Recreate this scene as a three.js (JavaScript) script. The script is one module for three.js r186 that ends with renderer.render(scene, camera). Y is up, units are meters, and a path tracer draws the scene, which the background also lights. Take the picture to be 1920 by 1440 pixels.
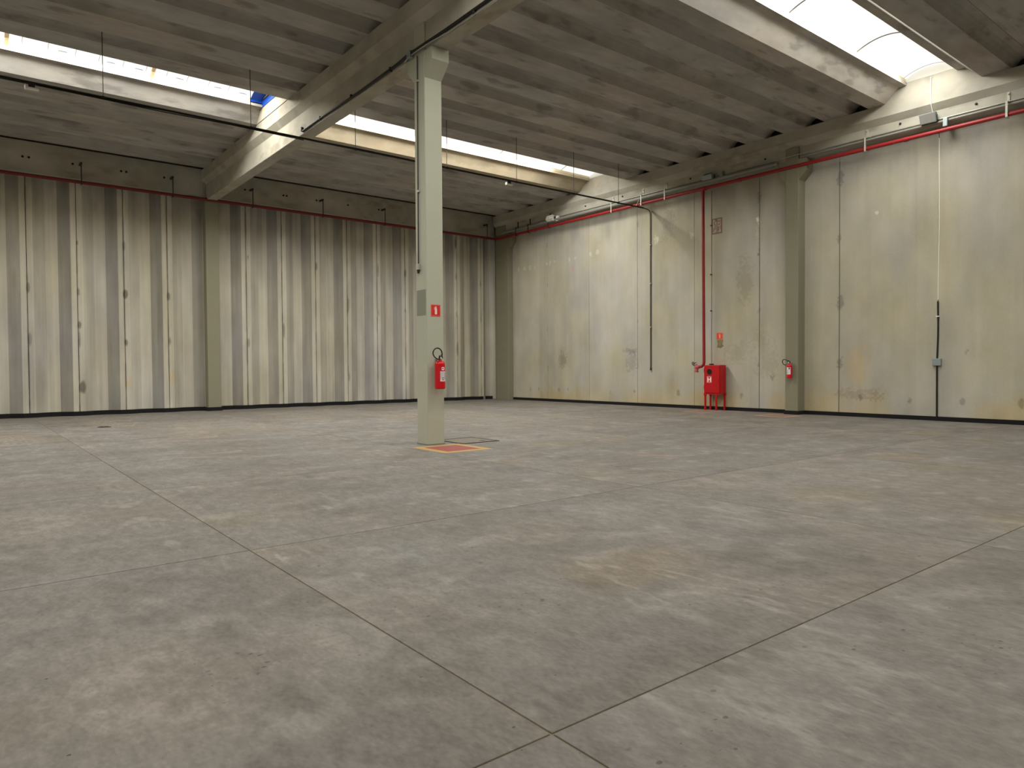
import * as THREE from 'three';
import { RoundedBoxGeometry } from 'three/addons/geometries/RoundedBoxGeometry.js';
import { mergeGeometries } from 'three/addons/utils/BufferGeometryUtils.js';
import { RectAreaLightUniformsLib } from 'three/addons/lights/RectAreaLightUniformsLib.js';

// ------------------------------------------------------------------ camera, sky, skylights' light, exposure
const D2R = Math.PI / 180;
const scene = new THREE.Scene();
const camera = new THREE.PerspectiveCamera(57.382, 4 / 3, 0.05, 200);
camera.position.set(0, 1.55, 0);
camera.rotation.order = 'YXZ';
camera.rotation.set(-1.3254 * D2R, -38.4476 * D2R, -0.3731 * D2R);
scene.add(camera);
const renderer = new THREE.WebGLRenderer({ antialias: true });
renderer.toneMapping = THREE.LinearToneMapping;
renderer.toneMappingExposure = 1.32;
renderer.shadowMap.enabled = true;
renderer.shadowMap.type = THREE.PCFSoftShadowMap;
RectAreaLightUniformsLib.init();
scene.background = new THREE.Color(1.0, 1.0, 1.0);      // white overcast sky above the translucent skylights
scene.backgroundIntensity = 1.4;
const SKYLIGHT = { color: new THREE.Color(1.0, 0.975, 0.9), intensity: 12 };
function skylightLamp(x0, x1, z0, z1, y, gain) {              // the daylight that one skylight lets in, as large as its panes
  const l = new THREE.RectAreaLight(SKYLIGHT.color, SKYLIGHT.intensity * gain, x1 - x0, z1 - z0);
  l.position.set((x0 + x1) / 2, y, (z0 + z1) / 2);
  l.rotation.x = -Math.PI / 2;
  l.name = 'skylight_daylight';
  scene.add(l);
}

// ------------------------------------------------------------------ small helpers
function rng(seed) { let a = seed >>> 0; return () => { a = (a + 0x6D2B79F5) >>> 0; let t = a; t = Math.imul(t ^ (t >>> 15), t | 1); t ^= t + Math.imul(t ^ (t >>> 7), t | 61); return ((t ^ (t >>> 14)) >>> 0) / 4294967296; }; }
const used = {};
function numbered(n) { used[n] = (used[n] ?? -1) + 1; return used[n] ? n + '_' + String(used[n]).padStart(3, '0') : n; }
function shade(o) { o.castShadow = true; o.receiveShadow = true; return o; }
function thing(name, label, category, [x, y, z] = [0, 0, 0], group) {
  const o = new THREE.Group(); o.name = numbered(name); o.position.set(x, y, z);
  o.userData = { label, category }; if (group) o.userData.group = group;
  scene.add(o); return o;
}
function structure(name) { const o = new THREE.Group(); o.name = name; o.userData = { kind: 'structure' }; scene.add(o); return o; }
function part(name, geo, mat, parent, label) {
  const g = Array.isArray(geo) ? (geo.length > 1 ? mergeGeometries(geo.map((q) => { const n = q.index ? q.toNonIndexed() : q; for (const k of Object.keys(n.attributes)) if (!['position', 'normal', 'uv'].includes(k)) n.deleteAttribute(k); return n; })) : geo[0]) : geo;
  const m = shade(new THREE.Mesh(g, mat)); m.name = name; if (label) m.userData.label = label;
  parent.add(m); return m;
}
const box = (x0, x1, y0, y1, z0, z1) => new THREE.BoxGeometry(x1 - x0, y1 - y0, z1 - z0).translate((x0 + x1) / 2, (y0 + y1) / 2, (z0 + z1) / 2);
const rbox = (x0, x1, y0, y1, z0, z1, r = 0.006, s = 2) => new RoundedBoxGeometry(x1 - x0, y1 - y0, z1 - z0, s, r).translate((x0 + x1) / 2, (y0 + y1) / 2, (z0 + z1) / 2);
const V = (x, y, z) => new THREE.Vector3(x, y, z);
function rod(a, b, r, seg = 10) {
  const d = b.clone().sub(a), g = new THREE.CylinderGeometry(r, r, d.length(), seg);
  g.applyQuaternion(new THREE.Quaternion().setFromUnitVectors(V(0, 1, 0), d.clone().normalize()));
  return g.translate((a.x + b.x) / 2, (a.y + b.y) / 2, (a.z + b.z) / 2);
}
class Poly extends THREE.Curve {                        // a polyline with rounded corners
  constructor(pts, r = 0.06) {
    super(); const out = [pts[0]];
    for (let i = 1; i < pts.length - 1; i++) {
      const a = pts[i - 1].clone().sub(pts[i]), b = pts[i + 1].clone().sub(pts[i]);
      const q = Math.min(r, a.length() / 2.1, b.length() / 2.1), A = pts[i].clone().addScaledVector(a.normalize(), q), B = pts[i].clone().addScaledVector(b.normalize(), q);
      for (let k = 0; k <= 5; k++) { const t = k / 5; out.push(A.clone().multiplyScalar((1 - t) ** 2).addScaledVector(pts[i], 2 * t * (1 - t)).addScaledVector(B, t * t)); }
    }
    out.push(pts[pts.length - 1]); this.p = out; this.l = [0];
    for (let i = 1; i < out.length; i++) this.l.push(this.l[i - 1] + out[i].distanceTo(out[i - 1]));
  }
  getPoint(t, v = V(0, 0, 0)) {
    const s = t * this.l[this.l.length - 1]; let i = 1; while (i < this.l.length - 1 && this.l[i] < s) i++;
    return v.lerpVectors(this.p[i - 1], this.p[i], (s - this.l[i - 1]) / Math.max(1e-9, this.l[i] - this.l[i - 1]));
  }
}
function tube(pts, r, bend = 0.06, radial = 8, per = 0.08) {
  const c = new Poly(pts, bend); const n = pts.length === 2 ? 2 : Math.max(8, Math.min(160, Math.round(c.l[c.l.length - 1] / per)));
  return new THREE.TubeGeometry(c, n, r, radial, false);
}
const AX = { x: [1, 2, 0], y: [2, 0, 1], z: [0, 1, 2] };  // in-plane axes (a, b), extrusion axis
// a straight prism over a polygon; pts are [a, b] in the plane's axes: 'x' takes (y, z), 'y' takes (z, x), 'z' takes (x, y). uv in metres.
function prism(pts, axis, lo, hi) {
  const [ia, ib, ie] = AX[axis]; let p = pts.map((q) => new THREE.Vector2(q[0], q[1]));
  if (THREE.ShapeUtils.isClockWise(p)) p.reverse();
  const pos = [], nor = [], uv = [], tri = THREE.ShapeUtils.triangulateShape(p, []);
  const put = (a, b, e, na, nb, ne, u, v) => { const P = [0, 0, 0], N = [0, 0, 0]; P[ia] = a; P[ib] = b; P[ie] = e; N[ia] = na; N[ib] = nb; N[ie] = ne; pos.push(...P); nor.push(...N); uv.push(u, v); };
  for (const t of tri) {
    for (const k of [0, 1, 2]) { const q = p[t[k]]; put(q.x, q.y, hi, 0, 0, 1, q.x, q.y); }
    for (const k of [0, 2, 1]) { const q = p[t[k]]; put(q.x, q.y, lo, 0, 0, -1, q.x, q.y); }
  }
  let run = 0;
  for (let i = 0; i < p.length; i++) {
    const A = p[i], B = p[(i + 1) % p.length], L = A.distanceTo(B), na = (B.y - A.y) / L, nb = -(B.x - A.x) / L;
    const q = [[A, lo, run], [B, lo, run + L], [B, hi, run + L], [A, lo, run], [B, hi, run + L], [A, hi, run]];
    for (const [c, e, s] of q) put(c.x, c.y, e, na, nb, 0, e, s);
    run += L;
  }
  const g = new THREE.BufferGeometry();
  g.setAttribute('position', new THREE.Float32BufferAttribute(pos, 3)); g.setAttribute('normal', new THREE.Float32BufferAttribute(nor, 3)); g.setAttribute('uv', new THREE.Float32BufferAttribute(uv, 2));
  return g;
}
function uvFrom(g, f) { const p = g.attributes.position, u = g.attributes.uv; for (let i = 0; i < p.count; i++) { const [a, b] = f(p.getX(i), p.getY(i), p.getZ(i)); u.setXY(i, a, b); } return g; }
function uvBox(g, k = 1) {                              // uv in metres from the face's main direction
  const n = g.attributes.normal, p = g.attributes.position, u = g.attributes.uv;
  for (let i = 0; i < p.count; i++) {
    const ax = Math.abs(n.getX(i)), ay = Math.abs(n.getY(i)), az = Math.abs(n.getZ(i)), x = p.getX(i), y = p.getY(i), z = p.getZ(i);
    if (ay >= ax && ay >= az) u.setXY(i, x * k, z * k); else if (ax >= az) u.setXY(i, z * k, y * k); else u.setXY(i, x * k, y * k);
  }
  return g;
}

// ------------------------------------------------------------------ procedural concrete
function hash(ix, iy, s) { let h = Math.imul(ix, 374761393) + Math.imul(iy, 668265263) + Math.imul(s, 2147483647 ^ 0x5bd1e995); h = Math.imul(h ^ (h >>> 13), 1274126177); return ((h ^ (h >>> 16)) >>> 0) / 4294967296; }
function vn(x, y, s) {
  const ix = Math.floor(x), iy = Math.floor(y); let fx = x - ix, fy = y - iy; fx = fx * fx * (3 - 2 * fx); fy = fy * fy * (3 - 2 * fy);
  const a = hash(ix, iy, s), b = hash(ix + 1, iy, s), c = hash(ix, iy + 1, s), d = hash(ix + 1, iy + 1, s);
  return a + (b - a) * fx + (c - a + (a - b - c + d) * fx) * fy;
}
function fbm(x, y, s, o) { let v = 0, a = 0.5, t = 0; for (let i = 0; i < o; i++) { v += a * vn(x, y, s + i * 17); t += a; a *= 0.5; x = x * 2.03 + 7.1; y = y * 2.03 + 3.7; } return v / t - 0.5; }
function dataTex(w, h, f, srgb = true) {
  const d = new Uint8Array(w * h * 4);
  for (let j = 0; j < h; j++) for (let i = 0; i < w; i++) { const c = f(i, j), k = (j * w + i) * 4; d[k] = Math.max(0, Math.min(255, c[0])); d[k + 1] = Math.max(0, Math.min(255, c[1])); d[k + 2] = Math.max(0, Math.min(255, c[2])); d[k + 3] = 255; }
  const t = new THREE.DataTexture(d, w, h, THREE.RGBAFormat); t.magFilter = THREE.LinearFilter; t.minFilter = THREE.LinearMipmapLinearFilter; t.generateMipmaps = true;
  t.wrapS = t.wrapT = THREE.MirroredRepeatWrapping; if (srgb) t.colorSpace = THREE.SRGBColorSpace; t.needsUpdate = true; return t;
}
const smooth = (a, b, x) => { const t = Math.max(0, Math.min(1, (x - a) / (b - a))); return t * t * (3 - 2 * t); };
const WZ = -28.05, WZR = -28.24, WX = 21.36, TOP = 9.0, HALLX0 = -6.9, HALLZ1 = 16.2;

// floor: 4.95 x 3.89 m per tile; worn power-floated concrete with pale scuffs, brown tint, specks
function floorTex(seed, stains) {
  const W = 2048, H = 1610, r = rng(seed), sx = 4.95 / W, sy = 3.89 / H, specks = [];
  for (let i = 0; i < 60; i++) specks.push([r() * 4.95, r() * 3.89, 0.004 + 0.012 * r() * r(), 20 + 35 * r()]);
  for (let k = 0; k < 7; k++) { const cx = r() * 4.95, cy = r() * 3.89; for (let i = 0; i < 22; i++) specks.push([cx + (r() + r() - 1) * 0.55, cy + (r() + r() - 1) * 0.4, 0.005 + 0.02 * r() * r(), 10 + 22 * r()]); }
  const cell = new Map(); for (const s of specks) { const k = Math.floor(s[0] * 8) + ',' + Math.floor(s[1] * 8); (cell.get(k) ?? cell.set(k, []).get(k)).push(s); }
  return dataTex(W, H, (i, j) => {
    const x = i * sx, y = j * sy;
    const big = fbm(x * 0.55, y * 0.55, seed, 3), mid = fbm(x * 2.2, y * 3.2, seed + 5, 4), fine = hash(i, j, seed + 3) - 0.5;
    const tone = fbm(x * 0.8 + 9, y * 0.8, seed + 31, 3), wx = x + mid * 0.12;
    const mask = smooth(-0.08, 0.2, fbm(x * 1.0, y * 0.8, seed + 70, 3)), str = smooth(0.1, 0.3, fbm(wx * 8, y * 2.3 + x * 0.8, seed + 50, 4)) * mask, dab = smooth(0.13, 0.3, fbm(x * 2.4 + 3, y * 3.0, seed + 90, 4));
    const dark = smooth(0.08, 0.3, fbm(x * 1.9 + 20, y * 1.5, seed + 110, 4)), grain = fbm(x * 17, y * 9, seed + 130, 3) * 24 + fbm(x * 60, y * 34, seed + 140, 2) * 20;
    let v = 110 + big * 15 + mid * 21 + fine * 9 + str * 19 + dab * 12 - dark * 10 + grain, rr = v + 3 + tone * 5, g = v - 2.5, b = v - 9.5 - tone * 7;
    for (const s of stains) { const q = Math.hypot((x - s[0]) / s[2], (y - s[1]) / s[3]) + mid * 0.9; const k = (1 - smooth(0.35, 1.1, q)); if (k > 0) { rr += 0.7 * s[4] * k; g += 0.7 * s[5] * k; b += 0.7 * s[6] * k; } }
    const c = cell.get(Math.floor(x * 8) + ',' + Math.floor(y * 8)); if (c) for (const s of c) if (Math.hypot(x - s[0], (y - s[1]) * 1.5) < s[2]) { rr -= s[3]; g -= s[3]; b -= s[3]; }
    return [rr, g, b];
  });
}
const T_FLOOR = [
  floorTex(101, [[2.1, 2.4, 0.85, 0.45, 6, 1, -8], [2.6, 1.7, 0.9, 0.5, -9, -8, -6], [0.9, 0.9, 0.7, 0.5, 6, 8, 9], [3.6, 0.8, 0.6, 0.4, 8, 9, 10]]),
  floorTex(202, [[1.2, 2.6, 0.9, 0.5, -9, -10, -9], [3.4, 1.1, 1.0, 0.6, 5, 3, -4], [3.9, 3.0, 0.5, 0.35, 9, 10, 11]]),
  floorTex(303, [[3.2, 2.8, 0.8, 0.6, 7, 4, -6], [1.0, 1.0, 0.8, 0.5, -8, -8, -7]]),
];
// right wall: u = -z / 28.4 from z = 0 to the far corner, v = y / 9
const markR = [];   // [z, y, half width, half height, dr, dg, db]
for (const z of [-5.96, -7.28, -8.64, -10.03, -14.11, -16.81, -18.99, -20.3, -22.9, -23.5, -24.9, -25.5]) markR.push([z, 0.55, 0.07, 0.11, -26, -27, -26]);
for (const y of [1.64, 3.44, 5.41, 7.25]) for (const [z, k] of [[-10.66, 1], [-13.42, 0.8], [-18.81, 0.5], [-24.26, 0.5]]) markR.push([z, y + (z + 13) * 0.01, 0.075 * k + 0.02, 0.16, -26 * k, -26 * k, -22 * k]);
for (const [z, y] of [[-26.35, 6.27], [-25.9, 6.26], [-25.5, 6.27], [-25.12, 6.25], [-24.29, 6.3], [-24.05, 6.31], [-23.74, 6.33], [-22.79, 6.32], [-22.38, 6.34], [-21.46, 6.38], [-21.05, 6.42], [-17.83, 6.5], [-16.2, 6.4], [-15.15, 6.42]]) markR.push([z, y, 0.075, 0.1, 17, 17, 18]);
markR.push([-13.46, 6.49, 0.09, 0.2, 48, 47, 45], [-13.5, 6.1, 0.1, 0.5, 14, 15, 14], [-13.46, 5.34, 0.05, 0.09, -60, -58, -52], [-22.59, 5.91, 0.09, 0.07, 26, -12, -14],
  [-23.25, 1.9, 0.2, 0.5, -19, -20, -19], [-19.15, 1.7, 0.33, 0.5, -15, -16, -14], [-19.15, 2.2, 0.36, 0.12, -14, -15, -12], [-12.95, 1.16, 0.09, 0.1, -28, -28, -24], [-9.1, 8.0, 0.1, 0.1, 30, 30, 30],
  [-9.55, 6.05, 0.06, 0.06, 34, 34, 32], [-10.1, 1.55, 0.35, 0.55, 8, -2, -14], [-17.9, 6.5, 0.1, 0.2, 20, 20, 20], [-10.1, 0.66, 0.6, 0.2, -12, -15, -16], [-14.3, 2.0, 0.45, 0.35, -9, -9, -12], [-13.9, 4.4, 0.3, 0.8, -10, -11, -14], [-13.2, 1.8, 0.5, 0.8, -8, -8, -10], [-7.2, 1.9, 0.06, 0.1, -20, -20, -16], [-17.3, 7.0, 0.28, 0.6, -13, -12, -10]);
const T_RIGHT = dataTex(2048, 660, (i, j) => {
  const z = -28.4 * i / 2047, y = TOP * j / 659, pan = Math.floor((z + 0.3) / 2.72), tint = hash(pan, 7, 3) - 0.5;
  const big = fbm(z * 0.5, y * 0.3, 11, 4), mid = fbm(z * 1.7, y * 1.1, 21, 4), streak = fbm(z * 5.2, y * 0.32, 31, 3), fine = hash(i, j, 9) - 0.5, ye = fbm(z * 0.9 + 5, y * 0.6, 41, 3);
  let v = 175 + tint * 11 + big * 24 + mid * 22 + streak * 12 + fine * 7, r = v + 1 + ye * 8, g = v - 4 + ye * 4, b = v - 20 - ye * 20;
  const low = (1 - smooth(0.15, 0.95, y + mid * 0.9)) * smooth(-0.15, 0.2, fbm(z * 0.8, 3, 51, 2) + 0.1); r += 6 * low; g -= 3 * low; b -= 20 * low;
  const hi = smooth(6.9, 7.9, y + fbm(z * 2.4, y * 0.5, 61, 3) * 2.2); r -= 12 * hi; g -= 11 * hi; b -= 8 * hi;  // shade under the edge beam, put into the wall colour near the top
  for (const m of markR) { const dz = (z - m[0]) / m[2]; if (dz > 1.6 || dz < -1.6) continue; const dy = (y - m[1]) / m[3]; if (dy > 1.6 || dy < -1.6) continue; const k = 1 - smooth(0.5, 1.15, Math.hypot(dz, dy) + mid * 1.4 + fbm(z * 14, y * 14, 71, 2) * 1.5); r += m[4] * k; g += m[5] * k; b += m[6] * k; }
  return [r, g, b];
});
// back wall: u = (x + 0.2) / 21.8, v = y / 9
const JX = Array.from({ length: 15 }, (_, k) => 0.5 + k * 1.4185);
const markB = [];
for (const [x, y, w, h, k] of [[1.94, 4.29, .05, .18, 40], [1.96, 2.6, .05, .2, 30], [3.35, 5.92, .05, .13, 45], [3.36, 4.24, .05, .15, 45], [3.38, 3.12, .08, .17, 60], [3.37, 2.6, .05, .4, 40], [3.4, 0.98, .11, .2, 62], [4.77, 5.98, .06, .2, 30], [4.79, 4.24, .075, .16, 62], [4.79, 2.54, .075, .17, 58], [6.2, 4.26, .05, .12, 40], [6.22, 2.6, .05, .18, 32], [9.09, 5.95, .06, .15, 34], [9.07, 2.6, .05, .2, 36], [10.47, 3.09, .05, .3, 40], [11.89, 5.84, .05, .18, 40], [16.12, 5.87, .06, .16, 34], [16.1, 4.17, .05, .16, 34], [18.87, 7.5, .1, .34, 50], [18.9, 5.9, .06, .2, 34], [18.9, 4.1, .06, .2, 34], [18.95, 2.5, .06, .3, 34], [20.34, 5.7, .05, .2, 34], [20.34, 3.9, .05, .2, 34], [13.32, 1.2, .07, .3, 36], [13.3, 4.2, .05, .3, 30], [14.75, 5.9, .05, .3, 30], [14.75, 4.0, .05, .2, 30]]) markB.push([x, y, w, h, -k, -k, -k * 0.92]);
markB.push([4.83, 1.1, .16, .25, 4, -4, -18], [6.25, 1.3, .14, .4, 3, -3, -16]);
const T_BACK = dataTex(2048, 850, (i, j) => {
  const x = 21.8 * i / 2047 - 0.2, y = TOP * j / 849;
  let jd = 9; for (const q of JX) jd = Math.min(jd, Math.abs(x - q));
  const band = Math.floor((x - 0.5) / 0.3546), tint = hash(band, 3, 8) - 0.5;
  const big = fbm(x * 0.6, y * 0.35, 12, 4), mid = fbm(x * 3.1, y * 0.9, 22, 4), streak = fbm(x * 9, y * 0.25, 32, 3), fine = hash(i, j, 19) - 0.5, ye = fbm(x * 0.7 + 5, y * 0.4, 42, 3);
  let v = 182 + tint * 9 + big * 20 + mid * 26 + streak * 26 + fine * 6, r = v + 1 + ye * 6, g = v - 4 + ye * 3, b = v - 19 - ye * 14;
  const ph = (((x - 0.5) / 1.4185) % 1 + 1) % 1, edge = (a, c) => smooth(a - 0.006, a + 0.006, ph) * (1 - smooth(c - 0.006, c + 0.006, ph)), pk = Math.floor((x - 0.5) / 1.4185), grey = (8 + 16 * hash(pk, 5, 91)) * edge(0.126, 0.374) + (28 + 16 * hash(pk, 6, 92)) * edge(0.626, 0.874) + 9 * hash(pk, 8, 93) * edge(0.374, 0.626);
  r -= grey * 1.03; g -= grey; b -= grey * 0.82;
  const seam = (1 - smooth(0.012, 0.05, jd)) * (0.35 + 0.65 * smooth(-0.1, 0.15, fbm(x, y * 1.4, 62, 3))); r -= 34 * seam; g -= 33 * seam; b -= 30 * seam;
  const grout = (1 - smooth(0.05, 0.19, jd + mid * 0.1)) * smooth(0.0, 0.2, fbm(x * 2.2, y * 0.9, 72, 3)); r += 9 * grout; g += 9 * grout; b += 7 * grout;
  const top = smooth(7.0, 7.75, y + fbm(x * 2.4, y * 0.5, 82, 3) * 1.6); r -= 16 * top; g -= 15 * top; b -= 12 * top;  // beam soffit shade painted into the upper part of the back wall
  for (const m of markB) { const dx = (x - m[0]) / m[2]; if (dx > 1.7 || dx < -1.7) continue; const dy = (y - m[1]) / m[3]; if (dy > 1.7 || dy < -1.7) continue; const k = 1 - smooth(0.5, 1.15, Math.hypot(dx, dy) + mid * 1.5 + fine * 0.2); r += m[4] * k; g += m[5] * k; b += m[6] * k; }
  return [r, g, b];
});
// roof and beam concrete: 6 m tile, long formwork streaks along u
const T_ROOF = dataTex(1024, 1024, (i, j) => {
  const x = 6 * i / 1024, y = 6 * j / 1024;
  const big = fbm(x * 0.5, y * 0.8, 13, 4), mid = fbm(x * 1.6, y * 4.5, 23, 4), blot = smooth(0.1, 0.3, fbm(x * 1.3, y * 4.4, 33, 5)), fine = hash(i, j, 29) - 0.5, ye = fbm(x * 0.6, y * 0.9, 43, 3);
  const v = 166 + big * 44 + mid * 34 - blot * 26 + fine * 9; return [v + 1 + ye * 10, v - 3, v - 9 - ye * 14];
});
const T_BEAM = dataTex(1024, 512, (i, j) => {
  const x = 8 * i / 1024, y = 4 * j / 512;
  const big = fbm(x * 0.6, y * 0.6, 14, 4), mid = fbm(x * 2.2, y * 3, 24, 4), fine = hash(i, j, 39) - 0.5, ye = fbm(x * 0.6, y * 0.9, 44, 3);
  const v = 166 + big * 36 + mid * 30 + fine * 7 - smooth(0.14, 0.3, fbm(x * 1.4, y * 3, 54, 4)) * 14; return [v + 2 + ye * 8, v - 3, v - 17 - ye * 10];
});
const T_PAINT = dataTex(256, 1024, (i, j) => { const v = fbm(i / 60, j / 160, 15, 4) * 9 + (hash(i, j, 49) - 0.5) * 3; return [181 + v, 182 + v, 164 + v]; });
const rep = (t, u, v) => { const c = t.clone(); c.repeat.set(u, v); c.needsUpdate = true; return c; };

// ------------------------------------------------------------------ materials
const std = (p) => new THREE.MeshStandardMaterial(p);
const M = {
  floor: T_FLOOR.map((t) => std({ map: t, roughness: 0.72, bumpMap: t, bumpScale: 0.002 })),
  joint: std({ color: 0x73674f, roughness: 0.95 }),
  right: std({ map: T_RIGHT, roughness: 0.92 }),
  back: std({ map: T_BACK, roughness: 0.92 }),
  plain: std({ map: rep(T_BEAM, 1 / 8, 1 / 4), roughness: 0.92 }),
  roof: std({ map: rep(T_ROOF, 1 / 6, 1 / 6), roughness: 0.94 }),
  beam: std({ map: rep(T_BEAM, 1 / 8, 1 / 4), roughness: 0.9 }),
  paint: std({ map: rep(T_PAINT, 1 / 1.2, 1 / 6), roughness: 0.7 }),
  paintShaded: std({ map: rep(T_PAINT, 1 / 1.2, 1 / 6), color: 0xbdb8ac, roughness: 0.85 }), roofWarm: std({ map: rep(T_BEAM, 1 / 8, 1 / 4), color: 0xfff4e4, roughness: 0.9 }),  // pilasters: copy of the column paint with shade put into its colour
  patch: std({ color: 0x868a7a, roughness: 0.75 }),
  skirting: std({ color: 0x040404, roughness: 0.9 }),
  grout: std({ color: 0x6e685b, roughness: 0.95 }),
  sealant: std({ color: 0xe4e0d2, roughness: 0.8 }),
  red: std({ color: 0x92181c, roughness: 0.5 }), redDull: std({ color: 0x701a1f, roughness: 0.65 }),
  cabinetRed: std({ color: 0xb8000f, roughness: 0.35 }),
  valveRed: std({ color: 0xb4555a, roughness: 0.5 }),
  extRed: std({ color: 0xd0061a, roughness: 0.28 }),
  greyPipe: std({ color: 0x85857c, roughness: 0.45 }),
  galv: std({ color: 0xa9a9a0, roughness: 0.45, metalness: 0.6 }),
  bracket: std({ color: 0xb7b4a6, roughness: 0.55, metalness: 0.2 }),
  darkMetal: std({ color: 0x33312e, roughness: 0.6, metalness: 0.3 }),
  black: std({ color: 0x0e0e0d, roughness: 0.55 }),
  rubber: std({ color: 0x1a1917, roughness: 0.6 }),
  lampGrey: std({ color: 0x8f9a9c, roughness: 0.45, metalness: 0.3 }),
  glass: new THREE.MeshPhysicalMaterial({ color: 0xffffff, roughness: 0.05, transmission: 1, thickness: 0, ior: 1.5 }),
  reflector: std({ color: 0xd8d8d4, roughness: 0.3, metalness: 0.8 }),
  white: std({ color: 0xe6e4dc, roughness: 0.6 }),
  timber: std({ color: 0xf0d8ac, roughness: 0.8 }),
  strip: std({ color: 0xd8c9a4, roughness: 0.7 }),
  seam: std({ color: 0x6d6a60, roughness: 0.7 }),
  seamPale: std({ color: 0xb9bcc6, roughness: 0.7 }),
  opal: new THREE.MeshPhysicalMaterial({ color: 0xfbfaf4, roughness: 1, transmission: 0.62, thickness: 0, side: THREE.DoubleSide }),
  tarp: std({ color: 0x0c4bb0, roughness: 0.55 }),
  yellow: std({ color: 0xb29258, roughness: 0.8 }),
  markRed: std({ color: 0x924c43, roughness: 0.8 }),
  fadedYellow: std({ color: 0xa98366, roughness: 0.85 }), fadedRed: std({ color: 0x82655a, roughness: 0.85 }), fadedPink: std({ color: 0x997a68, roughness: 0.85 }),
  hatch: std({ color: 0x726c60, roughness: 0.85 }),
  void: std({ color: 0x151312, roughness: 1 }),
};

// ------------------------------------------------------------------ floor: cast slabs with dirt-filled joints
{
  const f = structure('floor');
  part('floor_base', box(HALLX0 - 0.2, WX + 0.3, -0.35, -0.006, WZR - 0.4, HALLZ1 + 0.2), M.joint, f);
  const xs = [HALLX0], zs = [WZR - 0.05]; for (let x = -3.0; x < WX - 0.5; x += 4.95) xs.push(x); xs.push(WX);
  for (let z = -25.54; z < HALLZ1 - 1; z += 3.89) zs.push(z); zs.push(HALLZ1);
  const r = rng(5), h = 0.0055; let n = 0;
  for (let j = 0; j + 1 < zs.length; j++) for (let i = 0; i + 1 < xs.length; i++) {
    const x0 = xs[i] + h, x1 = xs[i + 1] - h, z0 = zs[j] + h, z1 = zs[j + 1] - h, near = i === 2 && Math.abs(zs[j] + 6.09) < 0.1;
    const g = rbox(x0, x1, -0.12, 0, z0, z1, 0.004, 1), fx = near ? 0 : r() < 0.5 ? 1 : 0, fz = near ? 0 : r() < 0.5 ? 1 : 0, t = near ? 0 : Math.floor(r() * 3), ox = near ? 0 : r() * 2;
    uvFrom(g, (x, y, z) => { const u = (x - x0) / 4.95, v = (z - z0) / 3.89; return [(fx ? -u : u) + ox, (fz ? -v : v) + ox * 0.7]; });
    part('floor_slab' + (n ? '_' + String(n).padStart(3, '0') : ''), g, M.floor[t], f); n++;
  }
}

// ------------------------------------------------------------------ walls
{
  const w = structure('wall_back'); let n = 0;
  part('wall_core', box(HALLX0 - 0.2, WX + 0.3, 0, 9.5, WZR - 0.4, WZR - 0.06), M.grout, w);
  const P = 1.4185, edges = []; for (let k = -5; k < 0; k++) edges.push(JX[0] + k * P); edges.push(...JX, WX);
  for (let k = 0; k + 1 < edges.length; k++) {
    const a = edges[k] + 0.009, b = edges[k + 1] - 0.009, L = edges[k + 1] - edges[k], q = Math.min(1, L / P);
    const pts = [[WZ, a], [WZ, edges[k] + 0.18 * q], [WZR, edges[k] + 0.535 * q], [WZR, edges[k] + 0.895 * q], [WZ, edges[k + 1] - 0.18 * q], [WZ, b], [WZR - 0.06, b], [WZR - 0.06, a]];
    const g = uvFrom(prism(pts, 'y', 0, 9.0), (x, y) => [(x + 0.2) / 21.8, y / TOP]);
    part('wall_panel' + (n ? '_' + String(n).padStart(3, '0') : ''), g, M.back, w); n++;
  }
}
const JZ = [-28.2, -26.73, -24.24, -21.56, -18.83, -16.08, -13.42, -10.68, -7.91, -5.2, -2.5, 0.2];
{
  const w = structure('wall_right'); let n = 0;
  part('wall_core', box(WX + 0.12, WX + 0.35, 0, 9.5, WZR - 0.4, HALLZ1 + 0.2), M.grout, w);
  for (let k = 0; k + 1 < JZ.length; k++) {
    const g = uvFrom(rbox(WX, WX + 0.12, 0, 9.0, JZ[k] + 0.006, JZ[k + 1] - 0.006, 0.006, 1), (x, y, z) => [-z / 28.4, y / TOP]);
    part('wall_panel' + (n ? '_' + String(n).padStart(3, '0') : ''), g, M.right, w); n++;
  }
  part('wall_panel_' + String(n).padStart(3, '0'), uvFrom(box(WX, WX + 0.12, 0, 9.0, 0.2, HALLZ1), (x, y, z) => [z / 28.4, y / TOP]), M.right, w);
  const bead = (z, y0, y1, r, m, name) => part(name, tube([V(WX - 0.002, y0, z), V(WX - 0.002, (y0 + y1) / 2, z + 0.01), V(WX - 0.002, y1, z)], r, 0.5, 6, 0.3), m, w);
  bead(-7.9, 3.35, 7.8, 0.016, M.sealant, 'joint_sealant');
  bead(-10.68, 0.13, 7.8, 0.012, M.grout, 'joint_sealant_001'); bead(-13.42, 0.13, 7.8, 0.009, M.grout, 'joint_sealant_002');
  const l = structure('wall_left'); part('wall_panel', uvBox(box(HALLX0 - 0.3, HALLX0, 0, 9.5, WZR - 0.4, HALLZ1 + 0.2)), M.plain, l);
  const q = structure('wall_front'); part('wall_panel', uvBox(box(HALLX0 - 0.3, WX + 0.35, 0, 9.5, HALLZ1, HALLZ1 + 0.3)), M.plain, q);
}
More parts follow.
